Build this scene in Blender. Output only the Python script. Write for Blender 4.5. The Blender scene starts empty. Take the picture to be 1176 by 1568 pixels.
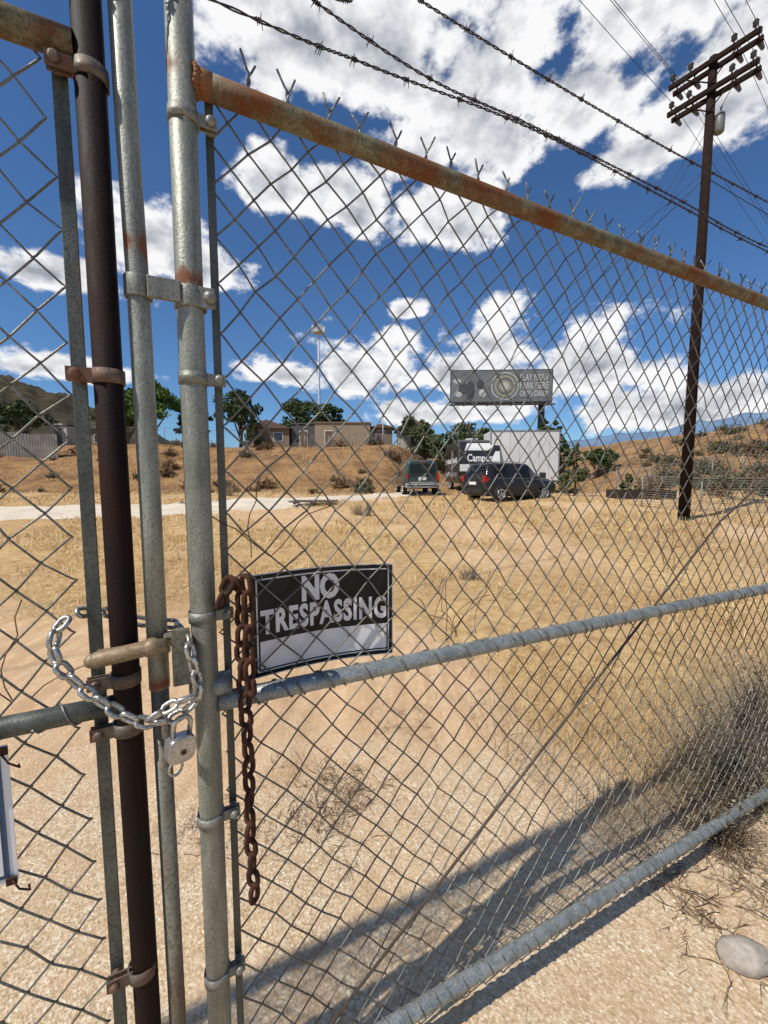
import bpy, math, random
import numpy as np
from mathutils import Vector, Matrix
random.seed(7); rng=np.random.default_rng(7)
S=bpy.context.scene
S.view_settings.view_transform='Standard'; S.view_settings.look='None'; S.view_settings.exposure=0

# ------------------------------------------------------------------ helpers
class MB:
    def __init__(s): s.v=[];s.f=[];s.m=[];s.sm=[]
    def tube(s,pts,r,seg=8,mat=0,closed=False,caps=True):
        pts=[Vector(p) for p in pts]; n=len(pts)
        rs=list(r) if isinstance(r,(list,tuple)) else [r]*n
        b=len(s.v)
        tg=[]
        for i in range(n):
            if closed: t=pts[(i+1)%n]-pts[i-1]
            else: t=pts[min(i+1,n-1)]-pts[max(i-1,0)]
            tg.append(t.normalized())
        a=Vector((0,0,1)) if abs(tg[0].z)<.9 else Vector((1,0,0))
        u=tg[0].cross(a).normalized()
        for i in range(n):
            t=tg[i]; u=(u-t*u.dot(t)).normalized(); w=t.cross(u)
            for k in range(seg):
                c=2*math.pi*k/seg
                s.v.append(pts[i]+(u*math.cos(c)+w*math.sin(c))*rs[i])
        for i in range(n if closed else n-1):
            j=(i+1)%n
            for k in range(seg):
                k2=(k+1)%seg
                s.f.append((b+i*seg+k,b+i*seg+k2,b+j*seg+k2,b+j*seg+k)); s.m.append(mat); s.sm.append(True)
        if caps and not closed:
            s.f.append(tuple(b+k for k in range(seg))[::-1]); s.m.append(mat); s.sm.append(False)
            s.f.append(tuple(b+(n-1)*seg+k for k in range(seg))); s.m.append(mat); s.sm.append(False)
    def box(s,c,size,mat=0,rot=None,taper=1.0):
        b=len(s.v); c=Vector(c)
        for z in(-.5,.5):
            for x,y in((-.5,-.5),(.5,-.5),(.5,.5),(-.5,.5)):
                k=taper if z>0 else 1
                p=Vector((x*size[0]*k,y*size[1]*k,z*size[2]))
                if rot is not None: p=rot@p
                s.v.append(c+p)
        for f in((3,2,1,0),(4,5,6,7),(0,1,5,4),(1,2,6,5),(2,3,7,6),(3,0,4,7)):
            s.f.append(tuple(b+i for i in f)); s.m.append(mat); s.sm.append(False)
    def poly(s,pts,mat=0,sm=False):
        b=len(s.v); s.v+= [Vector(p) for p in pts]; s.f.append(tuple(range(b,b+len(pts)))); s.m.append(mat); s.sm.append(sm)
    def prism(s,prof,y0,y1,mat=0):
        b=len(s.v);n=len(prof)
        for y in(y0,y1):
            for p in prof: s.v.append(Vector((p[0],y,p[1])))
        s.f.append(tuple(b+i for i in range(n)));s.m.append(mat);s.sm.append(False)
        s.f.append(tuple(b+n+i for i in range(n))[::-1]);s.m.append(mat);s.sm.append(False)
        for i in range(n):
            j=(i+1)%n
            s.f.append((b+i,b+n+i,b+n+j,b+j));s.m.append(mat);s.sm.append(False)
    def ball(s,c,r,mat=0,seg=10,rings=6,jit=0):
        b=len(s.v);c=Vector(c)
        if not isinstance(r,(tuple,list)): r=(r,r,r)
        for i in range(rings+1):
            th=math.pi*i/rings
            for k in range(seg):
                ph=2*math.pi*k/seg; q=1+random.uniform(-jit,jit)
                s.v.append(c+Vector((r[0]*math.sin(th)*math.cos(ph),r[1]*math.sin(th)*math.sin(ph),r[2]*math.cos(th)))*q)
        for i in range(rings):
            for k in range(seg):
                k2=(k+1)%seg
                s.f.append((b+i*seg+k,b+(i+1)*seg+k,b+(i+1)*seg+k2,b+i*seg+k2));s.m.append(mat);s.sm.append(True)
    def obj(s,name,mats,parent=None,bevel=0):
        me=bpy.data.meshes.new(name); me.from_pydata([tuple(v) for v in s.v],[],s.f)
        for m in mats: me.materials.append(m)
        me.polygons.foreach_set('material_index',s.m); me.polygons.foreach_set('use_smooth',s.sm); me.update()
        o=bpy.data.objects.new(name,me); S.collection.objects.link(o)
        if parent: o.parent=parent
        if bevel:
            b=o.modifiers.new('b','BEVEL'); b.width=bevel; b.segments=2; b.limit_method='ANGLE'; b.angle_limit=math.radians(40)
        return o
def empty(name,M=None,parent=None):
    o=bpy.data.objects.new(name,None); S.collection.objects.link(o); o.empty_display_size=.1
    if M is not None: o.matrix_world=M
    if parent: o.parent=parent
    return o
def place(x,y,z,ang=0): return Matrix.Translation((x,y,z))@Matrix.Rotation(ang,4,'Z')

def vh(ix,iy,seed):
    n=(ix.astype(np.int64)*374761393+iy.astype(np.int64)*668265263+seed*144665)&0xffffffff
    n=((n^(n>>13))*1274126177)&0xffffffff
    return ((n^(n>>16))&0xffff)/65535.
def vn(x,y,seed=0):
    x=np.asarray(x,float);y=np.asarray(y,float)
    ix=np.floor(x);iy=np.floor(y);fx=x-ix;fy=y-iy
    fx=fx*fx*(3-2*fx);fy=fy*fy*(3-2*fy)
    a=vh(ix,iy,seed);b=vh(ix+1,iy,seed);c=vh(ix,iy+1,seed);d=vh(ix+1,iy+1,seed)
    return (a*(1-fx)+b*fx)*(1-fy)+(c*(1-fx)+d*fx)*fy
def fbm(x,y,seed=0,o=4):
    t=0;a=.5;s=0
    for i in range(o):
        t=t+a*vn(x*2**i,y*2**i,seed+i);s+=a;a*=.5
    return t/s
def ss(a,b,x):
    t=np.clip((np.asarray(x,float)-a)/(b-a),0,1);return t*t*(3-2*t)

# ------------------------------------------------------------------ materials
def mat(name):
    m=bpy.data.materials.new(name);m.use_nodes=True;nt=m.node_tree
    return m,nt,nt.nodes['Principled BSDF']
def N(nt,t,**k):
    n=nt.nodes.new(t)
    for a,b in k.items(): setattr(n,a,b)
    return n
def noise(nt,scale,detail=5,rough=.6,vec=None):
    n=N(nt,'ShaderNodeTexNoise');n.inputs['Scale'].default_value=scale;n.inputs['Detail'].default_value=detail;n.inputs['Roughness'].default_value=rough
    if vec is None:
        tc=N(nt,'ShaderNodeTexCoord');vec=tc.outputs['Object']
    nt.links.new(vec,n.inputs['Vector']);return n
def ramp(nt,fac,stops):
    r=N(nt,'ShaderNodeValToRGB');e=r.color_ramp.elements
    while len(e)<len(stops): e.new(.5)
    for i,(p,c) in enumerate(stops):
        e[i].position=p;e[i].color=(*c,1) if len(c)==3 else c
    nt.links.new(fac,r.inputs['Fac']);return r
def mixc(nt,fac,a,b,mode='MIX'):
    m=N(nt,'ShaderNodeMix',data_type='RGBA',blend_type=mode)
    for i,v in((0,fac),(6,a),(7,b)):
        if isinstance(v,bpy.types.NodeSocket): nt.links.new(v,m.inputs[i])
        elif i==0: m.inputs[0].default_value=v
        else: m.inputs[i].default_value=(*v,1)
    return m.outputs[2]
def mth(nt,op,a,b=None,c=None,clamp=False):
    n=N(nt,'ShaderNodeMath',operation=op,use_clamp=clamp)
    for i,v in enumerate((a,b,c)):
        if v is None: continue
        if isinstance(v,bpy.types.NodeSocket): nt.links.new(v,n.inputs[i])
        else: n.inputs[i].default_value=v
    return n.outputs[0]
def bump(nt,b,h,strength=.3,dist=.01):
    n=N(nt,'ShaderNodeBump');n.inputs['Strength'].default_value=strength;n.inputs['Distance'].default_value=dist
    nt.links.new(h,n.inputs['Height']);nt.links.new(n.outputs[0],b.inputs['Normal'])
def metal(name,c1,c2,rust=.3,rustc=(.16,.06,.025),met=.4,rough=.5,scale=30,stretch=.25,zr=(),spec=.5):
    m,nt,b=mat(name)
    tc=N(nt,'ShaderNodeTexCoord');mp=N(nt,'ShaderNodeMapping');mp.inputs['Scale'].default_value=(1,1,stretch)
    nt.links.new(tc.outputs['Object'],mp.inputs['Vector'])
    n1=noise(nt,scale,5,.65,mp.outputs[0]);n2=noise(nt,scale*.3,7,.75,mp.outputs[0]);n3=noise(nt,scale*8,3,.65)
    base=mixc(nt,ramp(nt,n1.outputs[0],[(.35,(0,0,0)),(.65,(1,1,1))]).outputs[0],c1,c2)
    base=mixc(nt,ramp(nt,n3.outputs[0],[(.3,(.8,.8,.8)),(.55,(0,0,0))]).outputs[0],base,tuple(c*.5 for c in c1))
    f=n2.outputs[0]
    if zr:
        sz=N(nt,'ShaderNodeSeparateXYZ');nt.links.new(tc.outputs['Object'],sz.inputs[0])
        for z0,hw,amt in zr:
            d=mth(nt,'ABSOLUTE',mth(nt,'SUBTRACT',sz.outputs[2],z0));g=mth(nt,'SUBTRACT',1.0,mth(nt,'DIVIDE',d,hw),clamp=True)
            f=mth(nt,'ADD',f,mth(nt,'MULTIPLY',g,amt))
    rr=ramp(nt,f,[(max(0,.72-rust*.45),(0,0,0)),(min(1,.80-rust*.3),(1,1,1))])
    rcol=mixc(nt,n3.outputs[0],tuple(c*.45 for c in rustc),tuple(min(1,c*1.6) for c in rustc))
    col=mixc(nt,rr.outputs[0],base,rcol)
    nt.links.new(col,b.inputs['Base Color'])
    mm=ramp(nt,rr.outputs[0],[(0,(met,)*3),(1,(0,0,0))]);nt.links.new(mm.outputs[0],b.inputs['Metallic'])
    r2=ramp(nt,rr.outputs[0],[(0,(rough,)*3),(1,(.85,)*3)]);nt.links.new(r2.outputs[0],b.inputs['Roughness'])
    b.inputs['Specular IOR Level'].default_value=spec
    bump(nt,b,n3.outputs[0],.4,.002)
    return m
def plain(name,c,rough=.6,met=0,var=.25,scale=4,coat=0,spec=.5):
    m,nt,b=mat(name);n=noise(nt,scale,4,.65)
    col=mixc(nt,ramp(nt,n.outputs[0],[(.3,(0,0,0)),(.7,(1,1,1))]).outputs[0],tuple(x*(1-var) for x in c),tuple(min(1,x*(1+var)) for x in c))
    nt.links.new(col,b.inputs['Base Color']);b.inputs['Roughness'].default_value=rough;b.inputs['Metallic'].default_value=met
    b.inputs['Coat Weight'].default_value=coat;b.inputs['Specular IOR Level'].default_value=spec
    return m
def islandmat(name,cols,rough=.8,patch=None):
    m,nt,b=mat(name);g=N(nt,'ShaderNodeNewGeometry')
    r=ramp(nt,g.outputs['Random Per Island'],[(i/(len(cols)-1),c) for i,c in enumerate(cols)]).outputs[0]
    if patch:
        n=noise(nt,patch[0],3,.65);r=mixc(nt,ramp(nt,n.outputs[0],[(.42,(0,0,0)),(.62,(1,1,1))]).outputs[0],r,mixc(nt,1.0,r,patch[1],'MULTIPLY'))
    nt.links.new(r,b.inputs['Base Color']);b.inputs['Roughness'].default_value=rough
    b.inputs['Specular IOR Level'].default_value=.2
    return m
galv=metal('galvanised_pipe',(.18,.19,.155),(.34,.35,.305),.22,met=.3,rough=.48,scale=34,zr=((1.885,.04,.22),(2.22,.06,.16),(1.1,.03,.10)))
galvu=metal('galvanised_pipe_upper',(.185,.20,.165),(.34,.355,.315),.22,met=.3,rough=.48,scale=34,zr=((1.93,.06,.24),(1.17,.03,.2)))
galv2=metal('galvanised_old',(.13,.13,.095),(.25,.25,.20),.5,scale=20)
railm=metal('rusty_rail',(.085,.09,.05),(.23,.22,.14),.66,(.14,.048,.016),met=.05,rough=.65,scale=26,stretch=1,spec=.3)
railc=metal('galvanised_rail',(.20,.225,.225),(.37,.395,.39),.14,met=.45,rough=.45,stretch=1)
darkp=metal('dark_rusty_pipe',(.008,.004,.003),(.014,.006,.005),.5,(.024,.008,.005),met=0,rough=.65,spec=.18)
barm=metal('tension_bar',(.07,.08,.07),(.14,.15,.13),.3)
rodm=metal('truss_cable',(.05,.04,.03),(.08,.065,.05),.5,(.06,.035,.022),met=.1)
wirem=metal('fence_wire',(.12,.12,.105),(.25,.25,.22),.35,(.09,.045,.025),met=.5,rough=.45)
barbm=metal('barbed_wire',(.02,.018,.018),(.05,.04,.04),.5,(.04,.022,.016),met=.2)
bandm=metal('steel_band',(.17,.175,.15),(.30,.30,.265),.35)
chainm=metal('zinc_chain',(.35,.35,.32),(.6,.6,.57),.12,met=.8,rough=.32,stretch=1)
rustch=metal('rusty_chain',(.045,.02,.013),(.03,.016,.012),.8,(.058,.021,.011),met=.1,rough=.8,stretch=1,scale=60,spec=.3)
latchm=metal('rusty_latch',(.24,.17,.09),(.30,.24,.15),.6,(.17,.08,.035),met=.2,stretch=1)
lockm=metal('padlock_steel',(.4,.4,.4),(.55,.55,.55),.05,met=.8,rough=.3,stretch=1)
black=plain('sign_black',(.006,.006,.007),.4,0,.3,30,0,.3)
white=plain('sign_white',(.74,.75,.76),.4,0,.06,8)

# ------------------------------------------------------------------ terrain
GO=Vector((-.343,.772,0)); gx,gy=.897,.4415
def nperp(x,y): return (x+.343)*(-gy)+(y-.772)*gx
def rutd(x,y):   # distance from the two wheel tracks leaving the gate
    c=.55-.10*(y-1.5)-.028*(y-1.5)**2
    return np.minimum(np.abs(x-c-.62),np.abs(x-c+.78))
def height(x,y):
    x=np.asarray(x,float);y=np.asarray(y,float)
    h=.35*ss(8,24,y)
    st=27+9*ss(0,5,x)
    lf=1-ss(9,15,x)
    h=h+3.9*ss(0,1,(y-st)/15)*lf
    h=h+(2.7*ss(13.5,20,x)+3.0*ss(22,35,x))*ss(16.5,37,y-.10*(x-20))
    h=h+(fbm(x*.12,y*.12,3)-.5)*1.0*ss(15,34,y)+(fbm(x*.5,y*.5,9)-.5)*.22*ss(3,9,y)
    h=h+(fbm(x*3,y*3,5)-.5)*.035
    h=h-.02*np.clip(x,0,4)*(1-ss(3,9,y))
    h=h-.028*(1-ss(.06,.24,rutd(x,y)))*ss(1.2,2.2,y)*(1-ss(5,9,y))
    return h
def hz(x,y): return float(height(x,y))
def bare(x,y):
    nz=(fbm(x*1.3,y*1.3,21,5)-.5)
    xb=.35+(4.13-y)*.49
    a=1-ss(-.25,.25,x-xb+nz*1.1)
    b=1-ss(3.9,5.0,y+nz*2.2)
    c=1-ss(0,.35,nperp(x,y)+nz*.4)
    far=ss(.52,.68,fbm(x*.4,y*.4,91,5))*ss(5,8,y)*.72
    return np.maximum(np.maximum(a*b,c),far)
n=340
tx=np.linspace(-1,1,n);xs=2.6*np.sinh(tx*7.2)
ty=np.linspace(-.55,1,n);ys=1.2+2.6*np.sinh(ty*7.2)
X,Y=np.meshgrid(xs,ys)
H=height(np.clip(X,-400,400),np.clip(Y,-400,400))
v=np.stack([X.ravel(),Y.ravel(),H.ravel()],1)
idx=np.arange(n*n).reshape(n,n)
F=np.stack([idx[:-1,:-1].ravel(),idx[:-1,1:].ravel(),idx[1:,1:].ravel(),idx[1:,:-1].ravel()],1)
def npmesh(name,v,F,mats,smooth=True,attr=None):
    me=bpy.data.meshes.new(name);k=F.shape[1]
    me.vertices.add(len(v));me.vertices.foreach_set('co',v.astype(np.float32).ravel())
    me.loops.add(F.size);me.loops.foreach_set('vertex_index',F.ravel().astype(np.int32))
    me.polygons.add(len(F));me.polygons.foreach_set('loop_start',np.arange(0,F.size,k,dtype=np.int32))
    try: me.polygons.foreach_set('loop_total',np.full(len(F),k,dtype=np.int32))
    except Exception: pass
    me.polygons.foreach_set('use_smooth',np.full(len(F),smooth))
    for m in mats: me.materials.append(m)
    if attr is not None:
        a=me.color_attributes.new('zone','FLOAT_COLOR','POINT');a.data.foreach_set('color',attr.astype(np.float32).ravel())
    me.update(calc_edges=True);me.validate()
    o=bpy.data.objects.new(name,me);S.collection.objects.link(o);return o
br=bare(X,Y).ravel();gr=((1-ss(1.7,2.9,Y+(fbm(X*2,Y*2,31)-.5)*1.6))).ravel()
bk=np.maximum(ss(23,29,Y),ss(14,20,X)*ss(14,24,Y)).ravel()
at=np.stack([br,gr,bk,np.ones_like(br)],1)
m,nt,b=mat('ground_soil')
tc=N(nt,'ShaderNodeTexCoord');ob=tc.outputs['Object']
atn=N(nt,'ShaderNodeAttribute',attribute_name='zone');sep=N(nt,'ShaderNodeSeparateColor');nt.links.new(atn.outputs['Color'],sep.inputs[0])
nb=noise(nt,.5,5,.7,ob);nm=noise(nt,6,7,.75,ob);nf=noise(nt,80,4,.7,ob)
vo=N(nt,'ShaderNodeTexVoronoi');vo.inputs['Scale'].default_value=110;nt.links.new(ob,vo.inputs['Vector'])
mp=N(nt,'ShaderNodeMapping');mp.inputs['Rotation'].default_value=(0,0,math.radians(-8));mp.inputs['Scale'].default_value=(5,.35,1);nt.links.new(ob,mp.inputs['Vector'])
nr=noise(nt,1.6,4,.6,mp.outputs[0])
straw=ramp(nt,nm.outputs[0],[(.28,(.22,.125,.05)),(.45,(.47,.31,.14)),(.6,(.62,.44,.21)),(.75,(.70,.54,.29))]).outputs[0]
straw=mixc(nt,ramp(nt,nb.outputs[0],[(.4,(0,0,0)),(.6,(.7,.7,.7))]).outputs[0],straw,mixc(nt,nf.outputs[0],(.29,.165,.08),(.55,.37,.20)))
sand=ramp(nt,nm.outputs[0],[(.3,(.52,.345,.195)),(.5,(.66,.455,.27)),(.7,(.74,.55,.36))]).outputs[0]
sand=mixc(nt,ramp(nt,nf.outputs[0],[(.33,(.5,.5,.5)),(.5,(0,0,0))]).outputs[0],sand,(.34,.22,.125))
sand=mixc(nt,ramp(nt,nr.outputs[0],[(.42,(.55,.55,.55)),(.55,(0,0,0))]).outputs[0],sand,(.47,.30,.165))
vcol=N(nt,'ShaderNodeSeparateColor');nt.links.new(vo.outputs['Color'],vcol.inputs[0])
grav=ramp(nt,vcol.outputs[0],[(0,(.42,.30,.18)),(.35,(.61,.47,.305)),(.7,(.70,.57,.40)),(1,(.80,.71,.55))]).outputs[0]
grav=mixc(nt,ramp(nt,vo.outputs['Distance'],[(.4,(0,0,0)),(.85,(.55,.55,.55))]).outputs[0],grav,(.38,.265,.155))
grav=mixc(nt,ramp(nt,nm.outputs[0],[(.35,(.7,.7,.7)),(.6,(0,0,0))]).outputs[0],grav,sand)
bank=ramp(nt,nm.outputs[0],[(.3,(.14,.075,.035)),(.5,(.31,.18,.08)),(.7,(.48,.31,.14))]).outputs[0]
bank=mixc(nt,ramp(nt,nb.outputs[0],[(.42,(0,0,0)),(.6,(.85,.85,.85))]).outputs[0],bank,(.16,.09,.05))
gmul=mth(nt,'MULTIPLY',mth(nt,'ADD',mth(nt,'MULTIPLY_ADD',nm.outputs[0],1.3,-.55),sep.outputs[1],clamp=True),sep.outputs[1],clamp=True)
sg=mixc(nt,gmul,sand,grav)
c=mixc(nt,sep.outputs[0],straw,sg);c=mixc(nt,sep.outputs[2],c,bank)
nt.links.new(c,b.inputs['Base Color']);b.inputs['Roughness'].default_value=.95;b.inputs['Specular IOR Level'].default_value=.1
bump(nt,b,mth(nt,'ADD',nf.outputs[0],nm.outputs[0]),.6,.022)
ground=npmesh('ground',v,F,[m],attr=at)

m,nt,b=mat('road_dirt');nm=noise(nt,1.2,8,.7);nt.links.new(ramp(nt,nm.outputs[0],[(.3,(.50,.41,.30)),(.7,(.70,.62,.50))]).outputs[0],b.inputs['Base Color']);b.inputs['Roughness'].default_value=.95
cl=[(-30,13.6),(-20,14.2),(-13,14.8),(-8,16.4),(-5,18.4),(-2.6,20.5),(-.6,22.6),(1.2,24.2),(2.6,26)]
wd=[1.2,1.7,2.1,2.3,2.0,1.7,1.5,1.2,.7]
P=[]
for i in range(len(cl)-1):
    for k in range(14):
        t=k/14;P.append((cl[i][0]*(1-t)+cl[i+1][0]*t,cl[i][1]*(1-t)+cl[i+1][1]*t,wd[i]*(1-t)+wd[i+1]*t))
mb=MB();W=12
for i,(x,y,w) in enumerate(P):
    j=min(i+1,len(P)-1);k=max(i-1,0);d=Vector((P[j][0]-P[k][0],P[j][1]-P[k][1])).normalized();p=Vector((-d.y,d.x))
    wa=w*(.7+.6*float(vn(i*.5,1,5)));wb=w*(.7+.6*float(vn(i*.5,9,6)))
    for q in range(W+1):
        o=-wa+(wa+wb)*q/W;xx=x+p.x*o;yy=y+p.y*o
        mb.v.append(Vector((xx,yy,hz(xx,yy)+(.045 if 0<q<W else -.02))))
for i in range(len(P)-1):
    for q in range(W):
        a=i*(W+1)+q;mb.f.append((a,a+W+1,a+W+2,a+1)[::-1]);mb.m.append(0);mb.sm.append(True)
mb.obj('dirt_road',[m])

def blades(name,x,y,L,wid,lean,mats,zoff=0):
    n=len(x);z=height(x,y)+zoff
    a=rng.uniform(0,2*math.pi,n);ln=np.clip(lean+rng.normal(0,.28,n),.05,1.5)
    dx=np.cos(a)*np.sin(ln);dy=np.sin(a)*np.sin(ln);dz=np.cos(ln)
    px=-np.sin(a)*wid;py=np.cos(a)*wid
    b0=np.stack([x-px,y-py,z-.005],1);b1=np.stack([x+px,y+py,z-.005],1)
    mid=np.stack([x+dx*L*.55,y+dy*L*.55,z+dz*L*.6+.004],1)
    tip=np.stack([x+dx*L*1.0,y+dy*L*1.0,z+dz*L*.85+.003],1)
    q=np.stack([px*.8,py*.8,np.zeros(n)],1)
    V=np.stack([b0,b1,mid+q,tip,mid-q],1).reshape(-1,3)
    I=np.arange(n)[:,None]*5
    Fq=np.concatenate([I+np.array([[0,1,2]]),I+np.array([[0,2,4]]),I+np.array([[4,2,3]])])
    return npmesh(name,V,Fq,mats,smooth=False)
strawm=islandmat('straw',[(.36,.23,.09),(.58,.41,.18),(.70,.53,.26),(.78,.64,.37),(.46,.30,.14)],.7,(.9,(.74,.60,.48)))
n=210000
u=rng.random(n);yy=1.6*(44/1.6)**(u**.72);xx=rng.uniform(-1.12,1.12,n)*(yy+1.0)
keep=(bare(xx,yy)<rng.random(n)*.8+.02)
dens=fbm(xx*.9,yy*.9,77,5);keep&=ss(.34,.62,dens)>rng.random(n)*.92-.05
for i in range(len(cl)-1):
    ax,ay=cl[i];bx,by=cl[i+1];t=np.clip(((xx-ax)*(bx-ax)+(yy-ay)*(by-ay))/((bx-ax)**2+(by-ay)**2),0,1)
    keep&=np.hypot(xx-ax-t*(bx-ax),yy-ay-t*(by-ay))>.8*(wd[i]*(1-t)+wd[i+1]*t)
xx=xx[keep];yy=yy[keep];n=len(xx)
sc=np.maximum(1,yy/3.5)**.75
tall=fbm(xx*1.7,yy*1.7,55)
L=rng.uniform(.03,.12,n)*np.minimum(sc,2.4)*(.5+tall);wid=rng.uniform(.0008,.0018,n)*np.maximum(1,yy/2.5)
blades('dry_grass',xx,yy,L,wid,np.where(rng.random(n)<.8,1.38,.7),[strawm])
# taller weeds against the gate, lower right
weedm=islandmat('weed_stem',[(.20,.13,.07),(.38,.28,.15),(.54,.42,.25),(.27,.20,.11)],.8)
n=11000;s_=rng.uniform(1.5,4.4,n);pp=rng.gamma(1.6,.28,n)+.08
xx=GO.x+gx*s_-gy*pp;yy=GO.y+gy*s_+gx*pp;k=fbm(xx*2.2,yy*2.2,66)+.25*(s_-1.5)>rng.random(n)*.7+.22;xx=xx[k];yy=yy[k];n=len(xx)
blades('tall_dry_grass',xx,yy,rng.uniform(.06,.26,n),rng.uniform(.0008,.0016,n),rng.uniform(.2,1.1,n),[weedm])
n=3200;yy=rng.uniform(.6,4.5,n);xx=rng.uniform(-3.2,2.6,n)
blades('straw_litter',xx,yy,rng.uniform(.02,.08,n),rng.uniform(.0005,.0011,n),np.full(n,1.5),[strawm])
mb=MB()
def pebble(x,y,r):
    b=len(mb.v);z=hz(x,y)
    for d in((1,0,0),(0,1,0),(-1,0,0),(0,-1,0),(0,0,.8),(.7,.7,.5),(-.7,.7,.45),(-.7,-.7,.5),(.7,-.7,.4)):
        q=random.uniform(.75,1.2)*r;mb.v.append(Vector((x+d[0]*q,y+d[1]*q*.8,z+d[2]*q*.8-.001)))
    for f in((0,5,4),(5,1,4),(1,6,4),(6,2,4),(2,7,4),(7,3,4),(3,8,4),(8,0,4)):
        mb.f.append(tuple(b+i for i in f));mb.m.append(0);mb.sm.append(False)
for i in range(13000):
    y=.6+random.random()**1.5*3.0;x=random.uniform(-1.2,1.1)*(y+.3)
    if float(vn(x*3,y*3,8))+.2<random.random():continue
    pebble(x,y,random.choice((.002,.002,.003,.003,.004,.005,.007)))
mb.obj('gravel',[islandmat('gravel_stone',[(.40,.29,.18),(.62,.50,.35),(.78,.70,.57),(.50,.40,.28)],.9)])
mb=MB();mb.ball((1.17,1.22,hz(1.2,1.2)+.02),(.085,.055,.04),0,16,10,.05)
mb.obj('rock',[plain('rock_stone',(.34,.30,.25),.9,0,.35,25)])

# ------------------------------------------------------------------ gate
GM=Matrix(((gx,-gy,0,GO.x),(gy,gx,0,GO.y),(0,0,1,0),(0,0,0,1)))
def ztop(s): return 2.22-.011*s
def zmid(s): return 1.107-.019*s if s>0 else 1.143
def zbot(s): return .155-.045*s+.004*s*s if s>0 else .155+.01*s
W_=.076
def mesh_panel(mb,s0,s1,noff,tips=True,seed=1):
    R=.0019;nk=int((s1-s0)/(W_/2));J=50
    rd=random.Random(seed)
    off={}
    def node(k,j):
        if (k,j) not in off: off[(k,j)]=(rd.gauss(0,.0026),rd.gauss(0,.0015),rd.gauss(0,.0026))
        a=off[(k,j)];s=s0+k*W_/2
        zt=ztop(s)+.012;zb=zbot(s)-.01
        bul=.010*math.sin(s*2.3+seed)*math.sin(j*.12)
        ds=.009*math.sin(j*.21+s*3)
        dz=.006*math.sin(s*5+j*.3)*math.sin(j*math.pi/J)
        return Vector((s+a[0]+ds,noff+a[1]+bul,zb+(zt-zb)*j/J+a[2]+dz))
    for k in range(nk):
        ext=[]
        for j in range(J+1):
            e=k+((j+k)%2)
            ext.append(node(e,j))
        pts=[]
        for j in range(J+1):
            p=ext[j];right=((j+k)%2)==1
            if j>0:
                d=(ext[j-1]-p); q=p+d*.09; q.y+= R*1.05*(1 if right else -1); pts.append(q)
            pts.append(p+Vector(((R if right else -R)*.9,0,0)))
            if j<J:
                d=(ext[j+1]-p); q=p+d*.09; q.y-= R*1.05*(1 if right else -1); pts.append(q)
        mb.tube(pts,R,6,0,caps=False)
        if tips and ((J+k)%2)==1:
            p=ext[J]; tw=rd.uniform(0,6.28)
            lean=Vector((rd.uniform(-.12,.12),rd.uniform(-.25,-.05),1)).normalized()
            for q in(0,1):
                pp=[]
                for i in range(10):
                    a=tw+i*.95+q*math.pi
                    pp.append(p+lean*(i*.0050)+Vector((math.cos(a)*R*1.15,math.sin(a)*R*1.15,0)))
                base=pp[-1];a=rd.uniform(-.5,.5)
                sd=(-1 if q else 1)
                pp.append(base+Vector((sd*.005,0,.007)));pp.append(base+Vector((sd*rd.uniform(.012,.018),a*.02,rd.uniform(.022,.032))))
                mb.tube(pp,R*1.15,6,0)
def helix(mb,p0,p1,rad,pitch,r,seg=6,ph=0,mt=0,step=10):
    p0=Vector(p0);p1=Vector(p1);d=p1-p0;L=d.length;t=d.normalized();a=Vector((0,1,0)) if abs(t.y)<.9 else Vector((0,0,1))
    u=t.cross(a).normalized();w=t.cross(u);n=max(4,int(L/pitch*step));pts=[]
    for i in range(n+1):
        q=L*i/n;an=ph+2*math.pi*q/pitch;pts.append(p0+t*q+(u*math.cos(an)+w*math.sin(an))*rad)
    mb.tube(pts,r,seg,mt)
def ring(mb,s,n,z,r,h,mt=0,tab=None,th=.003):
    seg=28;b=len(mb.v)
    for (rr,zz) in((r+.0006,-h/2),(r+th,-h/2),(r+th,h/2),(r+.0006,h/2)):
        for k in range(seg):
            a=2*math.pi*k/seg;mb.v.append(Vector((s+rr*math.cos(a),n+rr*math.sin(a),z+zz)))
    for q in range(4):
        q2=(q+1)%4
        for k in range(seg):
            k2=(k+1)%seg;mb.f.append((b+q*seg+k,b+q*seg+k2,b+q2*seg+k2,b+q2*seg+k));mb.m.append(mt);mb.sm.append(q==1)
    if tab:
        d=1 if tab>0 else -1
        for o in(-.005,.006):
            mb.box((s+d*(r+abs(tab)/2-.004),n+o-.006,z),(abs(tab)+.006,.003,h*.95),mt)
        bs=s+d*(r+abs(tab)*.62)
        mb.tube([(bs,n-.022,z),(bs,n+.014,z)],.0042,10,mt)
        mb.ball((bs,n-.0165,z),(.0085,.006,.0085),mt,12,6)
        mb.tube([(bs,n+.006,z),(bs,n+.013,z)],.008,6,mt)
def rail(mb,f,s0,s1,r,mt=0,n=0,k=24,seg=20):
    mb.tube([(s0+(s1-s0)*i/k,n,f(s0+(s1-s0)*i/k)) for i in range(k+1)],r,seg,mt)

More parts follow.
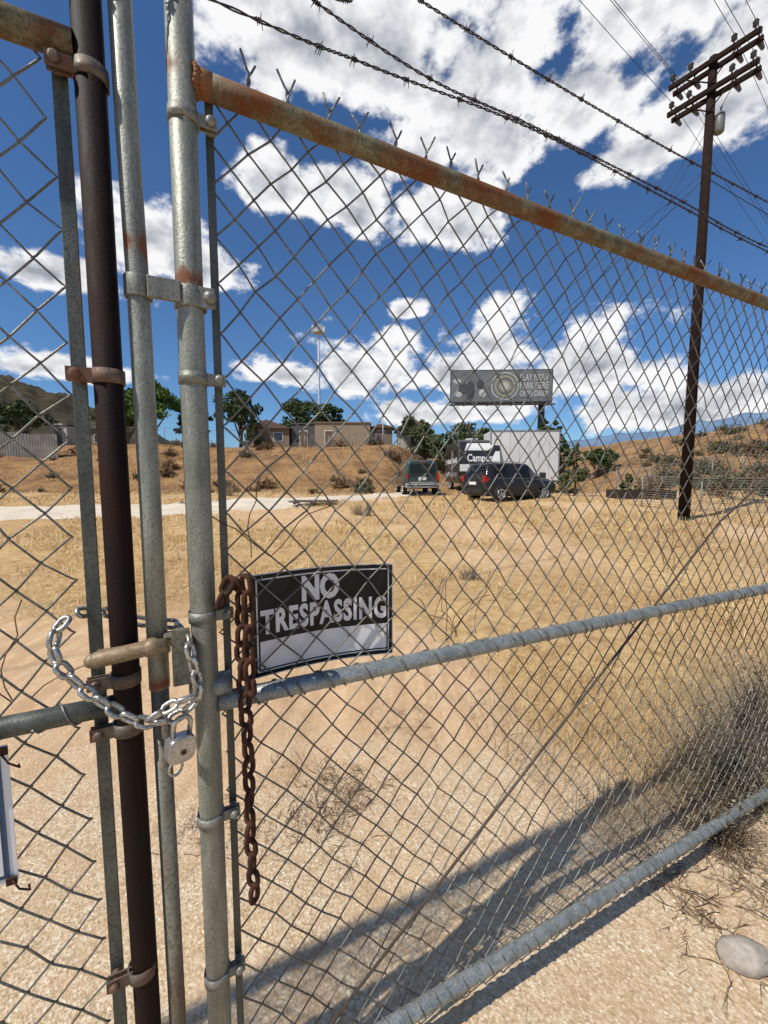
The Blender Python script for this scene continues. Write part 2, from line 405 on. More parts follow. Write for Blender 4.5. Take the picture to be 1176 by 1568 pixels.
G1=empty('chain_link_gate',GM)
mb=MB();mb.tube([(0,0,.12),(0.001,0,1.0),(-.001,0,1.8),(0,0,2.62)],.0225,28);mb.ball((0,0,2.62),(.026,.026,.02),0,16,8);mb.obj('latch_post',[galv],G1)
mb=MB();rail(mb,ztop,.02,3.5,.0205,n=0)
mb.obj('top_rail',[railm],G1)
weld=metal('weld_rust',(.2,.13,.06),(.3,.2,.1),.8,(.20,.075,.025),met=0,rough=.8,stretch=1,scale=60)
mb=MB()
for i in range(20):
    a=i/20*6.283;mb.ball((.0215+.0015*math.cos(i*5),.0215*math.cos(a),ztop(0)+.0215*math.sin(a)),(.006,.005,.005),0,7,5,.15)
mb.tube([(.02,0,ztop(0)),(.047,0,ztop(0))],[.0222,.0208],20,0)
mb.obj('rail_weld',[weld],G1)
mb=MB();rail(mb,zmid,.02,3.5,.0185);mb.tube([(.0,0,zmid(0)),(.045,0,zmid(0))],.0225,20,0);mb.obj('middle_rail',[railc],G1)
mb=MB();rail(mb,zbot,.0,3.5,.0195);mb.obj('bottom_rail',[railc],G1)
mb=MB();mb.tube([(3.5,0,0),(3.5,0,2.7)],.03,24);mb.tube([(3.62,.0,-.2),(3.62,0,2.8)],.045,24);mb.obj('hinge_post',[galv2],G1)
mb=MB();mesh_panel(mb,.044,3.48,.0255,True,1);mb.obj('wire_mesh',[wirem],G1)
mb=MB()
for i in range(34):
    a=.07+i*.1
    helix(mb,(a,0,zmid(a)),(a+.099,0,zmid(a+.099)),.0205,.066,.0021,6,i*.7)
    helix(mb,(a,0,zbot(a)),(a+.099,0,zbot(a+.099)),.0215,.052,.0021,6,i*1.3)
mb.obj('wire_wraps',[wirem],G1)
mb=MB();mb.box((.043,.02,1.19),(.014,.006,2.08));mb.obj('tension_bar',[barm],G1,.001)
mb=MB();mb.tube([(.03,-.004,.10),(.9,.006,.72),(1.8,.004,1.37),(3.45,0,2.17)],.0038,8)
mb.tube([(.02,-.004,.095),(.09,-.004,.142)],.007,8);mb.obj('truss_rod',[rodm],G1)
mb=MB()
for z in(2.154,1.72,1.283,.873,.526): ring(mb,0,0,z,.0225,.021,0,.032)
mb.obj('tension_bands',[bandm],G1)

G2=empty('chain_link_gate',GM)
mb=MB();mb.tube([(-.131,0,.1),(-.126,0,.5),(-.129,0,1.2),(-.132,0,2.62)],.0215,28);mb.ball((-.132,0,2.62),(.025,.025,.02),0,16,8);mb.obj('end_post',[darkp],G2)
mb=MB();rail(mb,lambda s:2.205,-3.2,-.15,.0205);mb.obj('top_rail',[railm],G2)
mb=MB();rail(mb,zmid,-3.2,-.14,.0175);mb.obj('middle_rail',[barm],G2)
mb=MB();rail(mb,zbot,-3.2,-.13,.019);mb.obj('bottom_rail',[railc],G2)
mb=MB();mesh_panel(mb,-3.2,-.165,.0255,True,5);mb.obj('wire_mesh',[wirem],G2)
mb=MB();mb.box((-.173,.018,1.22),(.021,.006,2.0));mb.obj('tension_bar',[barm],G2,.001)
mb=MB()
for z in(2.17,1.71,1.19,1.10,.615): ring(mb,-.13,0,z,.0215,.023,0,-.036)
mb.obj('tension_bands',[metal('band_old',(.09,.085,.07),(.17,.16,.13),.6)],G2)
mb=MB();mb.tube([(-3.2,0,0),(-3.2,0,2.7)],.03,24);mb.obj('hinge_post',[galv2],G2)
mb=MB()
for i in range(30):
    a=-.2-i*.1;helix(mb,(a,0,zmid(a)),(a-.06,0,zmid(a)),.0195,.05,.0018,6,i)
mb.obj('wire_wraps',[wirem],G2)

G3=empty('gate_drop_pipe',GM)
mb=MB();mb.tube([(-.078,-.002,1.16),(-.078,-.002,1.5),(-.080,0,1.86),(-.084,0,2.1),(-.088,0,2.7)],.0172,26);mb.obj('upper_pipe',[galvu],G3)
mb=MB();mb.tube([(-.078,-.002,.02),(-.076,-.002,.5),(-.078,-.002,1.18)],.0150,24);mb.obj('lower_pipe',[galv2],G3)
mb=MB();ring(mb,-.080,0,1.862,.0175,.036,0,None,.004);ring(mb,0,0,1.857,.023,.036,0,None,.004)
mb.box((-.041,-.0235,1.860),(.05,.004,.035));mb.box((-.041,-.0185,1.860),(.05,.004,.035))
mb.box((.026,-.0215,1.857),(.026,.005,.035));mb.tube([(.030,-.034,1.857),(.030,.01,1.857)],.005,10);mb.ball((.030,-.0265,1.857),(.011,.009,.011),0,12,6)
mb.obj('pipe_clamp',[bandm],G3,.0015)
mb=MB();ring(mb,-.0785,0,1.235,.0175,.02,0,None,.004);mb.obj('pipe_collar',[galv],G3)

L=empty('gate_latch',GM)
mb=MB();mb.tube([(-.172,-.036,1.243),(-.168,-.036,1.243),(-.09,-.036,1.250),(-.062,-.036,1.250)],[.010,.0135,.0135,.012],20)
mb.ball((-.172,-.036,1.243),.0118,0,14,8);mb.ball((-.085,-.036,1.25),(.017,.0165,.0165),0,16,8)
mb.box((-.1,-.03,1.2515),(.13,.006,.012));mb.obj('latch_fork',[latchm],L)
mb=MB();mb.box((-.040,-.032,1.222),(.030,.007,.105));mb.box((-.027,-.02,1.20),(.006,.03,.12));mb.box((-.052,-.02,1.262),(.03,.028,.006));mb.obj('latch_plate',[galv2],L,.002)

def link_mesh(mb,M,length,width,r,mt=0):
    R=width/2-r;st=length/2-r-R;pts=[]
    for i in range(9):
        a=-math.pi/2+math.pi*i/8;pts.append(Vector((st+R*math.cos(a),R*math.sin(a),0)))
    for i in range(9):
        a=math.pi/2+math.pi*i/8;pts.append(Vector((-st+R*math.cos(a),R*math.sin(a),0)))
    mb.tube([M@p for p in pts],r,8,mt,closed=True)
def chain(name,path,ll,lw,r,m,closed=False,jit=.15):
    pts=[Vector(p) for p in path]
    if closed: pts.append(pts[0])
    Q=[];n=len(pts)
    for i in range(n-1):
        p0=pts[(i-1)%(n-1)] if closed else pts[max(i-1,0)];p1=pts[i];p2=pts[i+1];p3=pts[(i+2)%(n-1)] if closed else pts[min(i+2,n-1)]
        for k in range(40):
            t=k/40;Q.append(.5*((2*p1)+(-p0+p2)*t+(2*p0-5*p1+4*p2-p3)*t*t+(-p0+3*p1-3*p2+p3)*t**3))
    Q.append(pts[-1]);pitch=ll-2*r*1.05
    out=[Q[0]]
    for q in Q[1:]:
        if (q-out[-1]).length>=pitch: out.append(q)
    mb=MB();ref=Vector((0,1,0))
    for i in range(len(out)-1):
        a,b=out[i],out[i+1];t=(b-a).normalized();c=(a+b)/2
        u=ref-t*ref.dot(t)
        if u.length<.2:u=Vector((0,0,1))-t*t.z
        u.normalize();w=t.cross(u)
        an=(math.pi/4 if i%2 else -math.pi/4)+random.uniform(-jit,jit)
        y=u*math.cos(an)+w*math.sin(an);z=t.cross(y)
        M=Matrix(((t.x,y.x,z.x,c.x),(t.y,y.y,z.y,c.y),(t.z,y.z,z.z,c.z),(0,0,0,1)))
        link_mesh(mb,M,ll,lw,r)
    E=empty(name,GM);mb.obj('links',[m],E);return E
chain('steel_chain',[(-.205,-.012,1.315),(-.222,-.04,1.272),(-.189,-.052,1.213),(-.125,-.06,1.146),(-.085,-.06,1.124),(-.045,-.058,1.128),(-.014,-.052,1.155),(-.020,-.05,1.20),(-.028,-.045,1.25),(-.045,.03,1.262),(-.1,.045,1.27),(-.16,.045,1.30)],.034,.0235,.0041,chainm,True)
chain('steel_chain',[(-.095,-.068,1.136),(-.06,-.073,1.155),(-.03,-.073,1.165),(-.012,-.065,1.15)],.034,.0235,.0041,chainm)
chain('rusty_chain',[(.028,-.02,1.30),(.04,-.035,1.345),(.058,-.035,1.36),(.066,-.03,1.32),(.064,-.03,1.2),(.070,-.03,1.0),(.069,-.03,.84),(.074,-.03,.675)],.043,.030,.0052,rustch,jit=.3)
chain('rusty_chain',[(.072,-.045,1.362),(.076,-.048,1.30),(.074,-.046,1.22),(.077,-.046,1.13)],.043,.030,.0052,rustch,jit=.3)

PL=empty('padlock',GM@Matrix.Translation((-.048,-.072,1.078))@Matrix.Rotation(.12,4,'Y')@Matrix.Rotation(.35,4,'Z'))
mb=MB();pr=[]
for i in range(24):
    a=i/24*6.283;ca,sa=math.cos(a),math.sin(a)
    pr.append((.0235*math.copysign(abs(ca)**.55,ca),.023*math.copysign(abs(sa)**.6,sa)-.001))
mb.prism(pr,-.0125,.0125,0);mb.obj('body',[lockm],PL,.003)
mb=MB();mb.tube([(-.014,0,.018),(-.014,0,.04)]+[(-.014*math.cos(math.pi*i/10),0,.04+.014*math.sin(math.pi*i/10)) for i in range(1,10)]+[(.014,0,.04),(.014,0,.018)],.0042,10);mb.obj('shackle',[chainm],PL)
mb=MB();mb.tube([(.002,-.0128,-.004),(.002,-.0134,-.004)],.0055,18,1);mb.tube([(.002,-.0134,-.004),(.002,-.0138,-.004)],.003,12,0);mb.obj('keyway',[black,galv2],PL)
mb=MB();mb.tube([(-.004+.011*math.cos(a/12*6.283),0,-.036+.014*math.sin(a/12*6.283)) for a in range(12)],.0024,8,0,True);mb.obj('key_ring',[chainm],PL)

# ------------------------------------------------------------------ signs
def text_mesh(txt,size,xs=1.0,bold=0.0,sp=1.0):
    cu=bpy.data.curves.new('t','FONT');cu.body=txt;cu.size=size;cu.align_x='CENTER';cu.align_y='CENTER';cu.offset=bold;cu.resolution_u=3;cu.space_character=sp
    o=bpy.data.objects.new('t',cu);S.collection.objects.link(o);dg=bpy.context.evaluated_depsgraph_get()
    me=bpy.data.meshes.new_from_object(o.evaluated_get(dg));bpy.data.objects.remove(o)
    co=[v.co.copy() for v in me.vertices];fc=[tuple(p.vertices) for p in me.polygons]
    return [Vector((c.x*xs,c.y,0)) for c in co],fc
def add_text(mb,txt,size,cx,cz,width,bold,mt,f,sp=1.0,hscale=1.0):
    v,fc=text_mesh(txt,size,1,bold,sp);w=max(p.x for p in v)-min(p.x for p in v);k=width/w;b=len(mb.v)
    mx=(max(p.x for p in v)+min(p.x for p in v))/2
    for p in v: mb.v.append(f(cx+(p.x-mx)*k,cz+p.y*hscale))
    for q in fc: mb.f.append(tuple(b+i for i in q));mb.m.append(mt);mb.sm.append(False)
NS=empty('no_trespassing_sign',GM)
def bend(x,z,o=0):
    return Vector((x,.036+.012*math.sin((x-.09)/.33*math.pi)-o,z+.004*math.sin((x-.09)*9)-(x-.09)*.02))
def sheet(mb,x0,x1,z0,z1,mt,o):
    k=12;b=len(mb.v)
    for i in range(k+1):
        x=x0+(x1-x0)*i/k
        mb.v.append(bend(x,z0,o));mb.v.append(bend(x,z1,o))
    for i in range(k): a=b+2*i;mb.f.append((a,a+2,a+3,a+1));mb.m.append(mt);mb.sm.append(True)
mb=MB();x0,x1,z0,z1=.092,.424,1.118,1.342
sheet(mb,x0,x1,z0,z1,1,0)
sheet(mb,x0+.0025,x1-.0025,z0+.0025,z1-.0025,0,.0006)
sheet(mb,x0+.011,x1-.011,z0+.011,z1-.011,1,.0012)
sheet(mb,x0+.014,x1-.014,z0+.014,z1-.014,0,.0016)
sheet(mb,x0+.0175,x1-.0175,z0+.0175,z0+.078,1,.0020)
fb=lambda x,z:bend(x,z,.0030)
cx=(x0+x1)/2
add_text(mb,'NO',.074,cx-.012,z1-.048,.088,.0036,1,fb)
fbk=lambda x,z:bend(x,z,.0026)
add_text(mb,'TRESPASSING',.070,cx,z1-.1085,.300,.0060,0,fbk,1.12)
add_text(mb,'TRESPASSING',.070,cx,z1-.108,.294,.0027,1,fb,1.12)
mb.obj('panel',[black,white],NS)
mb=MB()
for p in((x0+.02,z0+.015),(x1-.02,z0+.015),(x0+.02,z1-.012),(x1-.02,z1-.012)):
    q=bend(p[0],p[1],.005);mb.tube([q,q+Vector((0,-.016,.006)),q+Vector((.004,.0,.012))],.0013,6)
mb.obj('tie_wires',[wirem],NS)
WS=empty('warning_sign',GM)
mb=MB();mb.box((-.46,.006,.99),(.32,.002,.24),0);mb.box((-.46,.0045,.99),(.30,.001,.22),1);mb.box((-.46,.0035,.99),(.285,.001,.205),0)
add_text(mb,'NOTICE',.06,-.46,1.03,.22,.002,1,lambda x,z:Vector((x,.0024,z)))
mb.obj('panel',[white,plain('sign_blue',(.03,.08,.16),.4)],WS,.0004)
mb=MB();mb.box((-.307,-.001,1.104),(.018,.004,.012));mb.box((-.307,-.001,.877),(.014,.004,.012))
for z in(1.1,.88): mb.tube([(-.305,-.004,z),(-.295,-.012,z-.012),(-.285,.0,z-.03),(-.292,.02,z-.036)],.0016,6)
mb.obj('sign_clips',[rustch],WS)

# ------------------------------------------------------------------ barbed wire
def barbed(name,pts,seed):
    rd=random.Random(seed);pts=[Vector(p) for p in pts];Q=[]
    for i in range(len(pts)-1):
        p0=pts[max(i-1,0)];p1=pts[i];p2=pts[i+1];p3=pts[min(i+2,len(pts)-1)]
        n=max(2,int((p2-p1).length/.006))
        for k in range(n):
            t=k/n;Q.append(.5*((2*p1)+(-p0+p2)*t+(2*p0-5*p1+4*p2-p3)*t*t+(-p0+3*p1-3*p2+p3)*t**3))
    mb=MB()
    for q in(0,math.pi):
        pp=[Q[i]+Vector((0,math.cos(i*.75+q),math.sin(i*.75+q)))*.0017 for i in range(len(Q))]
        mb.tube(pp,.0014,6)
    i=8
    while i<len(Q)-2:
        c=Q[i];t=(Q[i+1]-Q[i-1]).normalized()
        helix(mb,c-t*.006,c+t*.006,.0036,.004,.001,5,rd.random()*6)
        for q in range(4):
            a=rd.uniform(0,6.28)+q*1.57;d=Vector((rd.uniform(-.3,.3),math.cos(a),math.sin(a))).normalized()
            mb.tube([c+t*(q-1.5)*.003,c+t*(q-1.5)*.003+d*.013],[.0011,.0006],5)
        i+=int(rd.uniform(19,25))
    E=empty(name,GM);mb.obj('strands',[barbm],E)
barbed('barbed_wire',[(-3.2,0,2.36),(-1.5,0,2.35),(0.0,-.024,2.338),(.35,0,2.375),(.8,0,2.405),(1.4,0,2.392),(2.0,0,2.38),(3.6,0,2.40)],1)
barbed('barbed_wire',[(-3.2,0,2.5),(0,-.024,2.475),(.234,0,2.442),(.5,.0,2.405),(.8,0,2.412),(1.4,.0,2.408),(2.0,0,2.395),(3.6,0,2.46)],2)
barbed('barbed_wire',[(-3.2,0,2.58),(0,-.024,2.56),(.46,0,2.548),(1.2,0,2.533),(2.0,0,2.547),(3.6,0,2.58)],3)

# ------------------------------------------------------------------ brush
def leaves(name,C,size,m,asp=.5):
    n=len(C);a=rng.normal(size=(n,3));a/=np.linalg.norm(a,axis=1)[:,None];b=rng.normal(size=(n,3));b-=a*(a*b).sum(1)[:,None];b/=np.linalg.norm(b,axis=1)[:,None]
    s=(size*rng.uniform(.6,1.3,n))[:,None]
    V=np.stack([C-a*s,C+b*s*asp,C+a*s,C-b*s*asp],1).reshape(-1,3);F=np.arange(4*n).reshape(n,4)
    return npmesh(name,V,F,[m],smooth=False)
def twig_bush(name,x,y,r,h,n,mats,leaf=0,rt=.0016,seg=3,flat=0,lsz=.028):
    rd=random.Random(int(x*100+y*10));E=empty(name,place(x,y,hz(x,y)));mb=MB()
    tips=[]
    for i in range(n):
        a=rd.uniform(0,6.283);e=rd.uniform(.1,1.45) if not flat else rd.uniform(.02,.5)
        L=rd.uniform(.5,1.0);d=Vector((math.cos(a)*math.cos(e)*r,math.sin(a)*math.cos(e)*r,math.sin(e)*h))*L
        o=Vector((rd.uniform(-.2,.2)*r,rd.uniform(-.2,.2)*r,0)) if not flat else Vector((rd.uniform(-.8,.8)*r,rd.uniform(-.8,.8)*r,.004))
        if flat:d*=.45
        p=[o]
        for k in range(1,5):
            t=k/4;p.append(o+d*t+Vector((rd.gauss(0,1),rd.gauss(0,1),rd.gauss(0,.7)))*r*.05*t+Vector((0,0,.03*h*t*t)))
        mb.tube(p,[rt*1.6,rt*1.3,rt,rt*.8,rt*.4],seg,0,caps=False)
        for k in range(3):
            q=p[rd.randint(1,3)];dd=(d*.35+Vector((rd.gauss(0,1),rd.gauss(0,1),rd.gauss(0,1)))*r*.14)
            mb.tube([q,q+dd*.5+Vector((0,0,r*.02)),q+dd],[rt*.8,rt*.6,rt*.3],seg,0,caps=False);tips.append(q+dd);tips.append(q+dd*.5)
    mb.obj('twigs',[mats[0]],E)
    if leaf:
        T=np.array([tuple(t) for t in tips]);T=np.repeat(T,leaf,0)+rng.normal(0,r*.05,(len(T)*leaf,3))
        lo=leaves('leaves',T,np.full(len(T),r*lsz),mats[1]);lo.parent=E
    return E
twigm=islandmat('dry_twigs',[(.17,.12,.08),(.32,.245,.165),(.48,.40,.29),(.24,.175,.115)])
sagel=islandmat('sage_leaf',[(.12,.11,.07),(.21,.19,.12),(.32,.28,.19)])
darktw=islandmat('dark_twigs',[(.07,.04,.03),(.15,.10,.06),(.22,.15,.09)])
brl=islandmat('brown_leaf',[(.10,.06,.03),(.19,.115,.055),(.28,.18,.09)])
grl=islandmat('dusty_green_leaf',[(.05,.06,.03),(.09,.10,.05),(.15,.14,.08)])
twig_bush('sagebrush',1.78,1.95,.40,.40,210,[twigm,sagel],2,.0019,3,0,.020)
twig_bush('sagebrush',2.25,2.35,.46,.50,210,[twigm,sagel],2,.0020,3,0,.020)
twig_bush('sagebrush',1.46,1.67,.22,.18,90,[darktw,sagel],1,.0015,3,0,.020)
twig_bush('dead_weeds',-.28,1.85,.34,.12,150,[darktw],0,.0012,3,1)
twig_bush('dead_weeds',.1,2.5,.25,.06,50,[twigm],0,.0009,3,1)
twig_bush('dead_weeds',1.25,1.38,.3,.10,90,[darktw],0,.0013,3,1)
twig_bush('dead_weeds',1.55,1.52,.25,.12,80,[twigm],0,.0013,3,1)
twig_bush('dead_weeds',-.75,1.75,.25,.05,60,[darktw],0,.0009,3,1)
for (x,y,r,h) in((-.9,14.5,.5,.5),(-.55,14.2,.3,.6),(1.3,6.2,.2,.2),(-8,21.5,.7,.7)):
    twig_bush('dry_shrub',x,y,r,h,80,[twigm],0,.004,3)
rd=random.Random(3)
for i in range(135):
    if i<56: y=rd.uniform(26,42);x=rd.uniform(-.95,.1)*y
    else: y=rd.uniform(20,42);x=rd.uniform(.60,1.02)*y
    r=rd.uniform(.35,1.0)*(1 if i<56 else 1.25)
    twig_bush('dry_shrub',x,y,r,r*.75,30,[darktw if rd.random()<.6 else twigm,brl if rd.random()<(.8 if i<56 else .5) else grl],3,.012,3,0,.09)
mb=MB();rd=random.Random(12)
for (s,z,c) in((.62,1.12,7),(1.55,1.2,5),(.12,1.38,3),(2.0,.9,5),(-.27,1.17,3)):
    for i in range(c):
        p=Vector((s+rd.gauss(0,.03),.03,z));pts=[p]
        d=Vector((rd.gauss(0,.5),0,1)).normalized()
        for k in range(6): d=(d+Vector((rd.gauss(0,.35),rd.gauss(0,.1),rd.gauss(0,.2)))).normalized();p=p+d*.03;pts.append(p)
        mb.tube(pts,.0011,4)
e=empty('dry_vines',GM);mb.obj('stems',[darktw],e)

# ------------------------------------------------------------------ trees
barkm=plain('bark',(.13,.09,.06),.95,0,.4,6)
def tree(name,x,y,h,cr,th,cols,n=2600,lsz=.16,conifer=False,flat=.75):
    rd=random.Random(int(x*31+y*7));E=empty(name,place(x,y,hz(x,y)-.05));mb=MB()
    top=h*.8;mb.tube([(0,0,0),(.05*cr,0,th),(0,.05*cr,top)],[h*.035,h*.025,h*.008],8)
    cl=[]
    if conifer:
        for i in range(60):
            t=rd.random()**.8;z=th*.4+(h-th*.4)*t;rr=cr*(1-t)**.8*rd.uniform(.5,1.05)+.05;a=rd.uniform(0,6.28)
            c=Vector((math.cos(a)*rr,math.sin(a)*rr,z));cl.append((c,cr*.22*(1.2-t)))
            mb.tube([(0,0,z+.05*h),c],[h*.006,h*.002],4)
    else:
        for i in range(8):
            a=i*2.4;e=rd.uniform(.4,1.2);c=Vector((math.cos(a)*math.cos(e)*cr*.75,math.sin(a)*math.cos(e)*cr*.75,th+(h-th)*rd.uniform(.35,.85)))
            mb.tube([(0,0,th*rd.uniform(.6,1)),c*.5+Vector((0,0,th*.4)),c],[h*.018,h*.011,h*.004],6)
        for i in range(40):
            a=rd.uniform(0,6.28);q=rd.random()**.45;e=rd.uniform(-.6,1.5);hh=(h-th*.75)/2
            cl.append((Vector((math.cos(a)*math.cos(e)*cr*q,math.sin(a)*math.cos(e)*cr*q,th*.75+hh+math.sin(e)*hh*q*.92)),cr*rd.uniform(.14,.30)))
    mb.obj('trunk',[barkm],E)
    per=n//len(cl);C=[]
    for c,r in cl:
        g=rng.normal(size=(per,3));g/=np.linalg.norm(g,axis=1)[:,None];g*=(rng.random(per)**.4)[:,None]*r*np.array([1.15,1.15,flat])
        C.append(g+np.array(tuple(c)))
    o=leaves('foliage',np.concatenate(C),np.full(per*len(cl),lsz),islandmat('leaf_'+name,cols,.7));o.parent=E
g1=[(.04,.085,.014),(.08,.14,.025),(.13,.20,.04),(.06,.11,.02)];g2=[(.03,.055,.018),(.06,.09,.03),(.09,.12,.045)];g3=[(.05,.075,.03),(.085,.11,.05),(.12,.14,.06)]
tree('broadleaf_tree',-24.5,44,7.2,3.2,1.0,g1,6500,.2)
tree('broadleaf_tree',-28,46,6.6,2.8,1.2,g1,5000,.2)
tree('broadleaf_tree',-21.6,48,5.6,1.8,1.2,g2,2600,.2)
tree('broadleaf_tree',-15.6,46,6.2,2.5,1.6,g2,5000,.18)
tree('broadleaf_tree',-9.6,50,5.8,3.2,1.2,g2,6000,.2)
tree('broadleaf_tree',-7.0,52,5.8,2.4,1.2,g2,4000,.2)
tree('broadleaf_tree',-34,40,4.0,2.4,.8,g2,3000,.18)
tree('broadleaf_tree',-39,41,4.4,2.4,.8,g1,3000,.18)
for (x,y,h,r) in((4.2,43,4.4,1.9),(6.0,41,4.2,2.2),(8.2,43,4.6,2.2),(10.4,44,4.2,2.0),(3.0,46,3.8,1.5)): tree('broadleaf_tree',x,y,h,r,.4,g3,3600,.16)
tree('pine_tree',14.8,39,6.0,1.9,1.0,g2,4600,.16,True)
tree('pine_tree',17.0,42,5.0,1.9,1.0,g2,3600,.16,True)
tree('juniper_tree',10.3,22.6,2.8,.85,.2,g3,4200,.075,True)
tree('juniper_tree',12.6,21.6,1.3,.5,.1,g3,1600,.06,True)
tree('broadleaf_tree',16.8,33,2.4,1.3,.4,g2,2600,.12)
tree('pine_tree',-13.6,44,3.6,1.0,.5,g2,1600,.13,True)

def hillring(name,az0,az1,R0,R1,prof,m,seed,rows=14,cols=260):
    V=[];az=np.radians(np.linspace(az0,az1,cols))
    el=np.interp(np.degrees(az),[p[0] for p in prof],[p[1] for p in prof])
    for i in range(rows):
        t=i/(rows-1);R=R0+(R1-R0)*t
        nz=(fbm(np.degrees(az)*.5,np.full(cols,t*5.),seed,5)-.5)
        z=R1*np.tan(np.radians(el))*(t**1.15)*(1+nz*.25)+nz*R1*.006*t
        V.append(np.stack([R*np.sin(az),R*np.cos(az),z],1))
    z=V[-1].copy();z[:,0]*=1.3;z[:,1]*=1.3;z[:,2]=-5;V.append(z)
    V=np.concatenate(V);r=rows+1;idx=np.arange(r*cols).reshape(r,cols)
    F=np.stack([idx[:-1,:-1].ravel(),idx[:-1,1:].ravel(),idx[1:,1:].ravel(),idx[1:,:-1].ravel()],1)
    return npmesh(name,V,F,[m])
m,nt,b=mat('hill_scrub');nn=noise(nt,.12,8,.8);nt.links.new(ramp(nt,nn.outputs[0],[(.38,(.02,.024,.012)),(.52,(.055,.042,.025)),(.7,(.11,.08,.048))]).outputs[0],b.inputs['Base Color']);b.inputs['Roughness'].default_value=1;b.inputs['Specular IOR Level'].default_value=.1
hillring('hill',-75,-20,110,300,[(-75,7),(-55,10.2),(-44,9.9),(-38,9.0),(-32,7),(-26,4),(-20,1.5)],m,4)
m,nt,b=mat('mountain_haze');nn=noise(nt,.004,8,.7);nt.links.new(ramp(nt,nn.outputs[0],[(.35,(.09,.16,.26)),(.7,(.17,.24,.34))]).outputs[0],b.inputs['Base Color']);b.inputs['Roughness'].default_value=1;b.inputs['Specular IOR Level'].default_value=0  # distance haze painted into the mountains as a bluish base colour
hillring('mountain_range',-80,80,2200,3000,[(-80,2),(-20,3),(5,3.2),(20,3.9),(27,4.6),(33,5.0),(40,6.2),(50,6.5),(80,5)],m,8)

# ------------------------------------------------------------------ utility pole
UX,UY=9.37,13.0;uz=hz(UX,UY)
woodm=plain('creosote_wood',(.018,.009,.006),.9,0,.5,6,0,.15);inm=plain('insulator',(.05,.045,.045),.3);trm=plain('transformer_grey',(.13,.135,.135),.5)
cabm=plain('cable',(.02,.02,.022),.6)
U=empty('utility_pole',place(UX,UY,uz))
T=13.35-uz
mb=MB();mb.tube([(0,0,-.4),(0,0,T*.5),(0,0,T)],[.165,.135,.105],18);mb.obj('pole',[woodm],U)
ad=Vector((.59,-.81,0));pd=Vector((.81,.59,0));R3=Matrix(((.59,.81,0),(-.81,.59,0),(0,0,1)))
mb=MB();ZS=(T-.2,T-.95)
for z in ZS:
    for o in(-.16,.16): mb.box(pd*o+Vector((0,0,z)),(2.1,.09,.12),0,R3)
    for sgn in(-1,1):
        mb.tube([ad*sgn*.65+pd*-.2+Vector((0,0,z-.05)),pd*-.14+Vector((0,0,z-.55))],.018,6)
mb.obj('crossarms',[woodm],U)
mb=MB();iso=[]
for z in ZS:
    for q in(-.95,-.5,.5,.95):
        c=ad*q+Vector((0,0,z+.06));iso.append(c+Vector((0,0,.26)))
        for o in(-.16,.16):
            cc=c+pd*o;mb.tube([cc,cc+Vector((0,0,.1)),cc+Vector((0,0,.12)),cc+Vector((0,0,.2)),cc+Vector((0,0,.21)),cc+Vector((0,0,.27))],[.02,.02,.07,.06,.075,.03],10)
        mb.tube([c+pd*.16+Vector((0,0,-.05)),c+pd*.25+Vector((0,0,-.05)),c+pd*.3+Vector((0,0,-.05)),c+pd*.55+Vector((0,0,-.05))],[.02,.07,.07,.05],8)
mb.obj('insulators',[inm],U)
mb=MB();c=Vector((.25,-.05,T-1.75));mb.tube([c+Vector((0,0,-.3)),c+Vector((0,0,-.27)),c+Vector((0,0,.2)),c+Vector((0,0,.25))],[.10,.13,.13,.08],16);mb.box((.13,0,T-1.7),(.12,.06,.3))
mb.tube([c+Vector((0,0,.25)),c+Vector((.02,-.02,.4))],.025,8);mb.tube([c+Vector((.02,-.02,.4)),ad*.6+Vector((0,0,T-.9))],.01,5)
mb.obj('transformer',[trm],U)
def cat(a,b,sag,n=24): a=Vector(a);b=Vector(b);return [a.lerp(b,i/n)-Vector((0,0,sag*4*(i/n)*(1-i/n))) for i in range(n+1)]
mb=MB()
for i,c in enumerate(iso):
    if i in(1,6): continue
    mb.tube(cat(c,c-pd*45+Vector((0,0,.3)),.9),.007,5);mb.tube(cat(c,c+pd*60,1.2),.007,5)
mb.tube(cat((0,0,T-3.0),(-9,26,5.5),.4),.008,5);mb.tube(cat((0,0,T-3.2),(-6,28,5.0),.4),.012,5)
mb.tube(cat((0,0,T-1.5),Vector((-4.5,5.5,0)),0.0),.006,5)
mb.tube(cat((0,0,T-1.8),Vector((-3.2,7,0)),0.0),.006,5)
mb.tube(cat((0,0,T-3.2),(40,18,T-3),.8),.012,5)
mb.obj('power_lines',[cabm],U)

FT=empty('floodlight_tower',place(-9.1,60,hz(-9.1,60)));tz=22.0-hz(-9.1,60)
pm=plain('painted_steel',(.55,.57,.58),.5)
mb=MB();mb.tube([(0,0,-.3),(0,0,tz)],[.22,.11],14);mb.tube([(0,0,tz-1.0),(0,0,tz-.9)],[.9,.9],6)
for k in range(4):
    a=k*1.57+.4;mb.box((.8*math.cos(a),.8*math.sin(a),tz-.45),(.75,.18,.75),0,Matrix.Rotation(a+1.57,3,'Z'))
mb.tube([(0,0,tz),(0,0,tz+.7)],.04,6);mb.obj('mast',[pm],FT,.03)
SL=empty('street_lamp',place(-.1,44,hz(-.1,44)));mb=MB();mb.tube([(0,0,-.2),(0,0,4.2)],[.07,.045],8);mb.tube([(0,0,4.2),(.1,0,4.32),(.5,0,4.35)],.035,6);mb.box((.65,0,4.33),(.4,.2,.09));mb.obj('lamp_post',[pm],SL)

